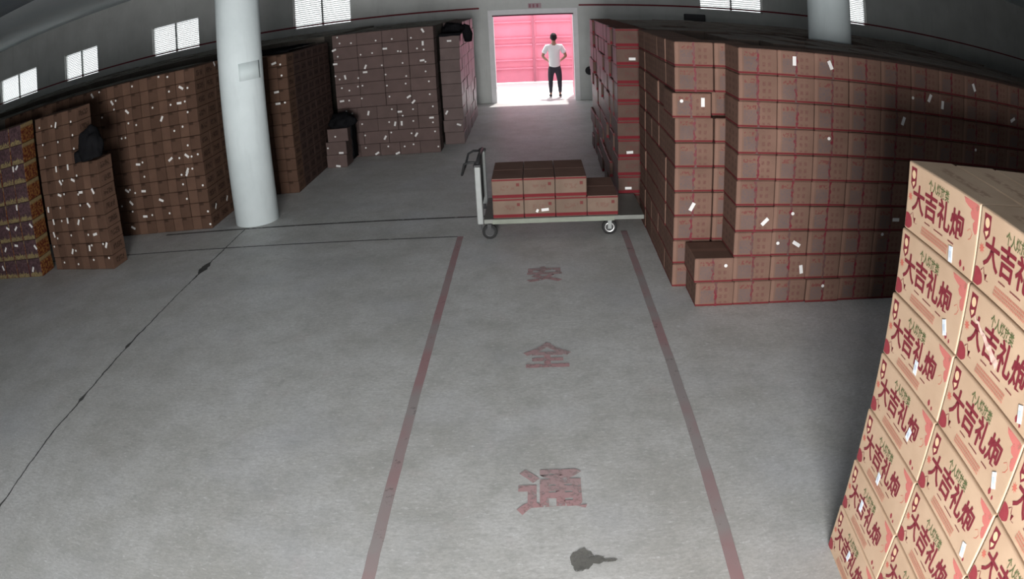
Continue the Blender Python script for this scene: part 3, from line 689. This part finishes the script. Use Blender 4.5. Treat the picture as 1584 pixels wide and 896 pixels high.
# ------------------------------------------------------------------ near stack of printed firework cartons
FW, FD, FH = .6445, .267, .3065
fk = NT('printed_carton_board', 0.6, 0.2)
_tc = fk.obj(); _oi = fk.n('ShaderNodeObjectInfo'); _a = fk.n('ShaderNodeVectorMath', operation='ADD')
fk.link(_tc.outputs['Object'], _a.inputs[0]); fk.link(_oi.outputs['Location'], _a.inputs[1])
_b = fk.noise(_a.outputs[0], 3.5, 3); _f = fk.noise(fk.vscale(_a.outputs[0], (3, 3, 90)), 3, 2)
_c = fk.mix(fk.ramp(_b, .35, .65), (0.43, 0.30, 0.205), (0.49, 0.35, 0.245))
_c = fk.mix(fk.mul(_f, .12), _c, (0.36, 0.23, 0.14))
_sn = fk.n('ShaderNodeSeparateXYZ'); fk.link(_tc.outputs['Normal'], _sn.inputs[0]); _sp = fk.n('ShaderNodeSeparateXYZ'); fk.link(_tc.outputs['Object'], _sp.inputs[0])
_top = fk.ma('GREATER_THAN', _sn.outputs[2], .6)
_lines = fk.mul(_top, fk.rng(_sp.outputs[1], -.045, .015, .02), fk.rng(_sp.outputs[0], -.2, .22, .02), fk.ramp(fk.noise(_a.outputs[0], 30, 2), .42, .55))
_c = fk.mix(fk.mul(_lines, .6), _c, (0.22, 0.12, 0.08))
fk.color(_c)
bm = bmesh.new(); add_box(bm, (-FW / 2, -FD / 2, -FH / 2), (FW / 2, FD / 2, FH / 2)); bevel_all(bm, .011, 3)
ME_fw = mesh_of(bm, 'firework_carton', fk.m)
M_red = plain('print_dark_red', (0.17, 0.022, 0.032), 0.5, var=.1, scale=20)
M_red2 = plain('print_lantern_red', (0.24, 0.035, 0.045), 0.5, var=.2, scale=25)
M_fade = worn_paint('print_cloud_red', (0.47, 0.13, 0.12), (0.45, 0.17, 0.13), 0.30, 0.42, scale=22)
M_orange = plain('print_orange_red', (0.46, 0.13, 0.095), 0.5)
M_green = plain('print_olive_green', (0.10, 0.12, 0.05), 0.5)
M_pale = plain('print_pale_paper', (0.62, 0.45, 0.28), 0.5)
def uv(u, v): return ((u - .5) * FW, (.5 - v) * FH)
def to_face(me, u, v, lift=.0006):
    """turn a flat mesh (x right, y up) onto the carton's front at u, v"""
    x, z = uv(u, v)
    for vt in me.vertices:
        vt.co = Vector((vt.co.x + x, -FD / 2 - lift, vt.co.y + z))
    return me
def flat(name, polys, mat, lift=.0006):
    """polygons given in (u, v) on the front"""
    bm = bmesh.new()
    for n_, pl in enumerate(polys):
        vs_ = [bm.verts.new((uv(min(max(u, .016), .984), 0)[0], -FD / 2 - lift - n_ * 2e-5, uv(0, min(max(v, .03), .97))[1])) for u, v in pl]
        f_ = bm.faces.new(vs_)
    bmesh.ops.recalc_face_normals(bm, faces=bm.faces)
    return mesh_of(bm, name, mat)
def ell(cu, cv, ru, rv, n=24, wob=0, ph=0, a0=0, a1=math.tau):
    return [(cu + ru * math.cos(a0 + (a1 - a0) * i / n) * (1 + wob * math.sin(5 * i * math.tau / n + ph)), cv + rv * math.sin(a0 + (a1 - a0) * i / n) * (1 + wob * math.cos(4 * i * math.tau / n + ph))) for i in range(n)]
def join_meshes(name, mes, mat):
    bm = bmesh.new()
    for m in mes: bm.from_mesh(m)
    for f_ in bm.faces: f_.material_index = 0
    return mesh_of(bm, name, mat)
def line_poly(pts, w):
    out, back = [], []
    for i, p in enumerate(pts):
        a = Vector(pts[max(i - 1, 0)]); b = Vector(pts[min(i + 1, len(pts) - 1)]); d = (b - a); d.normalize(); n_ = Vector((-d.y, d.x)) * w
        out.append((p[0] + n_.x, p[1] + n_.y)); back.append((p[0] - n_.x, p[1] - n_.y))
    return out + back[::-1]
big = []
for ch, u, v in (('大', .185, .475), ('吉', .365, .455), ('礼', .555, .45), ('炮', .735, .455)):
    base_ = text_mesh(ch, .13, .0014, (.112, .122), M_red); bm = bmesh.new()
    for q_, (ox, oz) in enumerate(((0, 0), (.0024, .0008), (-.0024, -.0008), (.0008, .0020), (-.0008, -.0020))):     # a heavy brush-like weight
        m2 = to_face(base_.copy(), u, v, .0010 + q_ * 5e-5)
        for vt in m2.vertices: vt.co.x += ox; vt.co.z += oz
        bm.from_mesh(m2)
    big.append(mesh_of(bm, 'red_character', M_red))
ME_green = to_face(text_mesh('个人燃放类', .05, .0012, (.185, .050), M_green), .46, .175, .0012)
ME_crest = flat('crest', [[(.052, .06), (.132, .06), (.132, .30), (.092, .385), (.052, .30)]], M_red)
ME_crestin = flat('crest_disc', [ell(.092, .165, .026, .062)], M_pale, .0014)
ME_crestleaf = flat('crest_leaf', [[(.072, .285), (.112, .25), (.112, .29), (.092, .34)]], M_pale, .0014)
rays = [[(.06 + (.036 if k % 2 else .017) * math.cos(k * math.tau / 16), .50 + (.072 if k % 2 else .036) * math.sin(k * math.tau / 16)) for k in range(16)]]
ME_sun = flat('sun_print', rays, M_orange)
ME_lantern = flat('lantern_print', [ell(.045, .865, .072, .115, 26, .05)], M_red2)
ME_doodle = flat('scroll_print', [line_poly([(.085, .76), (.115, .70), (.13, .78), (.16, .76), (.15, .84), (.185, .83)], .0045)], M_red, .001)
ME_cloud = flat('cloud_print', [[(.79, .01), (.99, .01), (.995, .38), (.965, .42), (.935, .38), (.925, .30), (.945, .25), (.905, .24), (.885, .19), (.895, .14), (.85, .12), (.81, .09)]], M_fade)
ME_curl = flat('curl_print', [line_poly([(.87, .43), (.90, .38), (.93, .43), (.915, .50), (.89, .53)], .0035)], M_orange)
small = []
rs = random.Random(5)
for row in range(3):
    u = .27
    while u < .64:
        w_ = rs.uniform(.010, .016); v = .80 + row * .042
        for s_ in range(3): small.append([(u, v + s_ * .011), (u + w_, v + s_ * .011), (u + w_, v + s_ * .011 + .006), (u, v + s_ * .011 + .006)])
        small.append([(u + w_ * .4, v), (u + w_ * .6, v), (u + w_ * .6, v + .03), (u + w_ * .4, v + .03)])
        u += w_ + .005
ME_small = flat('small_print', small, M_orange)
tiny = []
for (ua, ub) in ((.30, .37), (.44, .56), (.64, .72)):
    u = ua
    while u < ub: tiny.append([(u, .715), (u + .008, .715), (u + .008, .735), (u, .735)]); u += .0115
ME_tiny = flat('subtitle_print', tiny, M_red, .001)
ME_seal = flat('seal_print', [ell(.835, .885, .017, .045, 14, .12)], M_red2)
ME_seal2 = flat('seal_print', [ell(.885, .915, .011, .03, 12, .1)], M_red2)
holo = NT('glossy_sticker', 0.12, 0.8); holo.b.inputs['Metallic'].default_value = .25
holo.color(holo.mix(holo.ramp(holo.noise(holo.obj().outputs['Object'], 60, 1), .4, .6), (0.75, 0.86, 0.97), (0.93, 0.95, 1.0)))
bm = bmesh.new(); add_box(bm, (-.016, -.0015, -.032), (.016, 0, .032)); bevel_all(bm, .0005); ME_holo = mesh_of(bm, 'glossy_sticker', holo.m)
bm = bmesh.new(); add_box(bm, (-.009, -.002, -.014), (.009, -.0015, .012)); ME_holo2 = mesh_of(bm, 'sticker_window', plain('sticker_grey', (0.45, 0.50, 0.58), .4))
PRINTS = tuple(('red_character', m_) for m_ in big) + ( ('green_lettering', ME_green), ('crest', ME_crest), ('crest_disc', ME_crestin), ('crest_leaf', ME_crestleaf), ('sun_print', ME_sun), ('lantern_print', ME_lantern), ('scroll_print', ME_doodle),
          ('cloud_print', ME_cloud), ('curl_print', ME_curl), ('small_print', ME_small), ('subtitle_print', ME_tiny), ('seal_print', ME_seal), ('seal_print', ME_seal2))
GF = 'printed firework cartons stacked at the near right'
NX0, NY0, NWP, NZT, NZP = 1.6154, 2.7388, .6487, 2.16, 2.16 / 7
holo_at = {(0, 0): (.70, .87, -8), (0, 1): (.80, .80, -25), (0, 2): (.55, .66, 0), (0, 3): (.70, .58, 15), (0, 4): (.47, .72, 5), (0, 5): (.36, .45, 0), (0, 6): (.45, .45, 10),
           (1, 2): (.84, .72, -30), (1, 3): (.84, .82, -15), (1, 1): (.86, .80, -20), (2, 4): (.8, .8, 0), (2, 3): (.8, .75, 10), (1, 4): (.8, .75, 0)}
colw = ['far end', 'second from the far end', 'third from the far end', 'nearest the camera']
for k in range(7):
    for i in range(4):
        x = NX0 - .0084 * k + FD / 2; y = NY0 - (i + .5) * NWP; z = NZT - (k + .5) * NZP
        lw = 'top' if k == 0 else ('bottom' if k == 6 else ORD[k])
        c = thing('firework_carton', 'printed cream firework carton, %s layer%s, column %s, near stack' % (lw, ' down' if 0 < k < 6 else '', colw[i]), 'carton',
                  (x + random.uniform(-.001, .001), y + random.uniform(-.001, .001), z), (0, 0, -math.pi / 2 + random.uniform(-.003, .003)), GF, ME_fw)
        for n_, me in PRINTS:
            p_ = link(n_, me, c)
            if n_ in ('small_print', 'subtitle_print', 'green_lettering'): p_['kind'] = 'stuff'
        if (i, k) in holo_at:
            u, v, a = holo_at[(i, k)]; px_, pz_ = uv(u, v)
            s_ = link('glossy_sticker', ME_holo, c, (px_, -FD / 2 - .0018, pz_), (0, math.radians(a), 0))
            link('sticker_window', ME_holo2, s_)
        if (i, k) == (1, 1):   # scuffed clear tape across the lettering
            bm = bmesh.new(); prev = None
            for n_ in range(13):
                t_ = n_ / 12; u = .13 + .36 * t_; v = .31 + .30 * t_ + .015 * math.sin(n_ * 2.1)
                X_, Z_ = uv(u, v); hw = .004 + .014 * t_ * (1 - .3 * (n_ % 2))
                a_ = bm.verts.new((X_ - hw * .4, -FD / 2 - .003 - .002 * (n_ % 2), Z_ - hw)); b_ = bm.verts.new((X_ + hw * .4, -FD / 2 - .003, Z_ + hw))
                if prev: bm.faces.new((prev[0], prev[1], b_, a_))
                prev = (a_, b_)
            link('torn_tape', mesh_of(bm, 'torn_tape', plain('clear_tape', (0.62, 0.42, 0.36), .1)), c, label='shiny torn tape across the lettering')
# the layers behind the printed row: their tops show
for i in range(4):
    for r in range(1, 5):
        x = NX0 + r * .272 + FD / 2; y = NY0 - .03 * (1 if r < 2 else 1.5) - (i + .5) * NWP
        thing('firework_carton', 'cream carton on near stack top, %s row back, column %s' % (ORD[r - 1], colw[i]), 'carton', (x, y, NZT - .5 * NZP + .001), (0, 0, -math.pi / 2), GF + ', rows behind the front', ME_fw)
bm = bmesh.new()
for k in range(0, 7):
    for i in range(4):
        for r in range(1, 14):
            if k == 0 and r < 5: continue
            x = NX0 + r * .272; y = NY0 - .03 - (i + 1) * NWP; z = NZT - (k + 1) * NZP
            add_box(bm, (x + .002, y + .002, z + .001), (x + FD, y + FW, z + NZP - .002))
o = thing('packed_cartons', 'lower layers of cream cartons packed behind the printed near stack', 'carton pile', me=mesh_of(bm, 'packed', fk.m)); o['kind'] = 'stuff'

# ------------------------------------------------------------------ platform cart
M_steel = plain('grey_green_painted_steel', (0.16, 0.165, 0.15), 0.55, metal=.2, var=.2, scale=6)
M_post = plain('light_grey_steel_post', (0.23, 0.24, 0.235), 0.5, metal=.15, var=.12, scale=10)
M_dark = plain('dark_steel', (0.035, 0.035, 0.036), 0.5, metal=.3)
M_tyre = plain('black_rubber_tyre', (0.02, 0.02, 0.02), 0.85)
M_chrome = plain('bright_wheel_rim', (0.65, 0.65, 0.64), 0.25, metal=.8)
cart = thing('platform_cart', 'flat steel platform cart loaded with red-banded cartons in the aisle', 'cart', (.27, 8.55, 0))
cl = Vector(cart.location)
def cpart(name, me, parent=cart, **kw):
    o = link(name, me, parent, **kw)
    o.location = -cl if parent is cart else -(cl + Vector(parent.location)) + cl * 0
    return o
CX0, CX1, CY0, CY1 = -.66, 1.20, 8.09, 9.03
bm = bmesh.new()
vs_, _ = add_box(bm, (CX0, CY0, .195), (CX1, CY1, .247)); bevel_all(bm, .004)
dk = cpart('deck', mesh_of(bm, 'deck', M_steel))
bm = bmesh.new(); add_box(bm, (CX0 + .1, CY0 - .008, .19), (CX1 - .35, CY0, .243)); cpart('deck_rail', mesh_of(bm, 'deck_rail', plain('pale_green_rail', (0.17, 0.185, 0.15), .5, var=.3, scale=7)))
for y in (8.12, 8.98):
    bm = bmesh.new()
    add_box(bm, (-.735, y - .035, .19), (-.665, y + .035, .88)); bevel_all(bm, .008)
    cpart('upright_post', mesh_of(bm, 'upright_post', M_post))
    bm = bmesh.new(); add_box(bm, (-.745, y - .042, .87), (-.655, y + .042, .905)); bevel_all(bm, .01); cpart('post_cap', mesh_of(bm, 'cap', M_dark))
    bm = bmesh.new(); add_box(bm, (-.72, y - .015, .12), (-.69, y + .015, .2)); cpart('post_foot', mesh_of(bm, 'foot', M_dark))
bm = bmesh.new(); tube(bm, [(-.70, 8.12, .90), (-.70, 8.55, .915), (-.70, 8.98, .90)], .024, 12); cpart('top_bar', mesh_of(bm, 'top_bar', M_dark, True))
bm = bmesh.new(); tube(bm, [(-.70, 8.2, .90), (-.80, 8.22, .905), (-.86, 8.24, .88), (-.90, 8.3, .74), (-.90, 8.75, .74), (-.86, 8.82, .88), (-.80, 8.86, .905), (-.70, 8.88, .90)], .014, 10); cpart('push_handle', mesh_of(bm, 'push_handle', M_dark, True))
bm = bmesh.new(); add_box(bm, (-.712, 8.155, .3), (-.70, 8.945, .86)); cpart('end_panel', mesh_of(bm, 'end_panel', plain('grey_mesh_panel', (0.16, 0.17, 0.165), .6)))
def wheel(x, y, label, swivel, rim):
    bm = bmesh.new(); lathe(bm, [(.075, -.022), (.088, -.016), (.090, 0), (.088, .016), (.075, .022)], (x, y, .09), 'y', 28)
    w = cpart('wheel', mesh_of(bm, 'wheel', M_tyre, True))
    bm = bmesh.new(); lathe(bm, [(.052, -.025), (.058, -.027), (.058, .027), (.052, .025)], (x, y, .09), 'y', 28)
    r_ = link('rim', mesh_of(bm, 'rim', M_chrome if rim else M_dark, True), w)
    bm = bmesh.new(); lathe(bm, [(.045, -.028), (.045, .028)], (x, y, .09), 'y', 20)
    link('hub', mesh_of(bm, 'hub', M_dark), w)
    bm = bmesh.new(); add_box(bm, (x - .022, y - .038, .075), (x + .022, y - .03, .196)); add_box(bm, (x - .022, y + .03, .075), (x + .022, y + .038, .196)); add_box(bm, (x - .04, y - .038, .188), (x + .04, y + .038, .196))
    cpart('caster_bracket', mesh_of(bm, 'bracket', M_post if rim else M_dark))
wheel(.80, 8.16, '', True, True); wheel(.80, 8.94, '', True, True)
wheel(-.60, 8.13, '', False, False); wheel(-.60, 8.96, '', False, False)
GK = 'red-banded cartons on the platform cart'
for lay, n in ((0, 4), (1, 3)):
    for i in range(n):
        for r in range(2):
            carton('cart', -.552 + i * .3635, 8.115 + r * .437, .2475 + lay * .236, 'red-banded carton on the cart, %s layer, %s from the handle, %s row' % ('lower' if lay == 0 else 'upper', ORD[i], 'front' if r == 0 else 'rear'), GK, 'banded_carton', jx=.001, jy=.002, key=None)
for o in [x for x in COL.objects if x.get('label', '').startswith('red-banded carton on the cart, lower layer, second from the handle, front')]:
    link('shipping_label', ME_label, o, (.06, -.2165, -.03), (0, math.radians(-5), 0)); link('shipping_label', ME_label, o, (-.03, -.2165, -.04), (0, math.radians(-65), 0)).scale = (.45, 1, .8)

# ------------------------------------------------------------------ the person in the far doorway
M_skin = plain('skin', (0.30, 0.17, 0.12), .6)
M_shirt = plain('white_shirt', (0.72, 0.72, 0.74), .85)
M_trouser = plain('dark_trousers', (0.035, 0.033, 0.045), .85)
M_hair = plain('black_hair', (0.012, 0.010, 0.012), .7, var=.4, scale=60)
M_shoe = plain('dark_shoe', (0.03, 0.028, 0.03), .6)
pp = thing('person', 'person in a white short-sleeved shirt and dark trousers, back turned, hands on hips', 'person', (.53, 19.98, 0))
def skin(name, verts, edges, mat, parent, root=0, sub=2):
    me = bpy.data.meshes.new(name); me.from_pydata([v[:3] for v in verts], edges, [])
    me.materials.append(mat)
    o = link(name, me, parent)
    sk = o.modifiers.new('skin', 'SKIN'); sk.use_smooth_shade = True
    lay = me.skin_vertices[0] if len(me.skin_vertices) else None
    if lay is None:
        bm = bmesh.new(); bm.from_mesh(me); bm.verts.layers.skin.verify(); bm.to_mesh(me); bm.free(); lay = me.skin_vertices[0]
    for i, v in enumerate(verts):
        r = v[3] if isinstance(v[3], tuple) else (v[3], v[3])
        lay.data[i].radius = r; lay.data[i].use_root = (i == root)
    sb = o.modifiers.new('sub', 'SUBSURF'); sb.levels = sub; sb.render_levels = sub
    return o
# +y faces away from the camera
V = [(0, 0, .94, (.145, .10)), (0, .01, 1.12, (.13, .09)), (0, 0, 1.30, (.16, .10)), (0, -.005, 1.42, (.12, .08)), (0, 0, 1.50, (.055, .055)), (0, .01, 1.56, (.055, .06)), (0, .015, 1.66, (.075, .09)), (0, .01, 1.72, (.06, .07))]
E_ = [(i, i + 1) for i in range(7)]
for s_ in (-1, 1):
    b = len(V)   # arms bent, hands on the hips
    V += [(s_ * .19, 0, 1.41, .055), (s_ * .26, -.02, 1.28, .05), (s_ * .315, -.035, 1.15, .042), (s_ * .26, .06, 1.08, .036), (s_ * .195, .115, 1.03, .028), (s_ * .175, .15, 1.00, (.032, .018))]
    E_ += [(3, b)] + [(b + i, b + i + 1) for i in range(5)]
    b = len(V)   # legs
    V += [(s_ * .10, 0, .82, .085), (s_ * .12, .01, .50, .058), (s_ * .125, -.01, .30, .052), (s_ * .125, 0, .09, .036), (s_ * .135, .08, .035, (.036, .03)), (s_ * .14, .15, .03, (.032, .022))]
    E_ += [(0, b)] + [(b + i, b + i + 1) for i in range(5)]
body = skin('body', V, E_, M_skin, pp)
V = [(0, 0, .80, (.16, .125)), (0, 0, .90, (.17, .13)), (0, .01, 1.05, (.165, .12)), (0, .01, 1.16, (.16, .105)), (0, 0, 1.30, (.185, .12)), (0, -.005, 1.42, (.14, .095)), (0, 0, 1.475, (.075, .07))]
E_ = [(i, i + 1) for i in range(6)]
for s_ in (-1, 1):
    b = len(V); V += [(s_ * .19, 0, 1.41, .075), (s_ * .25, -.015, 1.29, .078), (s_ * .285, -.025, 1.21, .076)]
    E_ += [(5, b), (b, b + 1), (b + 1, b + 2)]
skin('shirt', V, E_, M_shirt, pp)
V = [(0, 0, .93, (.15, .11)), (0, 0, .84, (.155, .11))]; E_ = [(0, 1)]
for s_ in (-1, 1):
    b = len(V); V += [(s_ * .10, 0, .74, .10), (s_ * .12, .01, .50, .075), (s_ * .125, -.01, .30, .058), (s_ * .127, 0, .10, .047)]
    E_ += [(1, b)] + [(b + i, b + i + 1) for i in range(3)]
skin('trousers', V, E_, M_trouser, pp)
for s_ in (-1, 1):
    skin('shoe', [(s_ * .128, -.045, .045, (.045, .045)), (s_ * .132, .05, .04, (.045, .038)), (s_ * .142, .17, .032, (.042, .028))], [(0, 1), (1, 2)], M_shoe, pp, sub=1)
    for f_ in range(4):   # fingers curled over the hip bone
        x0, z0 = s_ * (.172 - .004 * f_), 1.012 - .017 * f_
        skin('finger', [(x0, .14, z0, .009), (x0 - s_ * .012, .165 + .004 * f_, z0 - .008, .0085), (x0 - s_ * .035, .168 - .003 * f_, z0 - .014, .0075)], [(0, 1), (1, 2)], M_skin, body, sub=1)
    skin('thumb', [(s_ * .19, .11, 1.02, .011), (s_ * .185, .07, 1.0, .010), (s_ * .168, .045, .985, .009)], [(0, 1), (1, 2)], M_skin, body, sub=1)
    bm = bmesh.new(); lathe(bm, [(.006, -.008), (.02, -.004), (.022, .004), (.008, .01)], (0, 0, 0), 'x', 12)
    link('ear', mesh_of(bm, 'ear', M_skin, True), body, (s_ * .088, .01, 1.655)).scale = (1, .8, 1.3)
    bm = bmesh.new(); bmesh.ops.create_icosphere(bm, subdivisions=2, radius=.011); link('eye', mesh_of(bm, 'eye', M_hair, True), body, (s_ * .032, .098, 1.672))
bm = bmesh.new(); bmesh.ops.create_cone(bm, cap_ends=True, segments=8, radius1=.016, radius2=.006, depth=.045); link('nose', mesh_of(bm, 'nose', M_skin, True), body, (0, .112, 1.645), (math.radians(-15), 0, 0))
bm = bmesh.new(); add_box(bm, (-.022, -.004, -.004), (.022, .004, .004)); link('mouth', mesh_of(bm, 'mouth', M_redtrim), body, (0, .098, 1.612))
bm = bmesh.new(); bmesh.ops.create_icosphere(bm, subdivisions=3, radius=1)
for v in bm.verts:
    p = v.co; front = max(0, p.y)
    v.co = Vector((p.x * .092, p.y * .108 - .004, p.z * .115 + (front * .045 if p.z < .3 else 0)))
    v.co.z += .004 * noise.noise(p * 6)
link('hair', mesh_of(bm, 'hair', M_hair, True), body, (0, .0, 1.682))
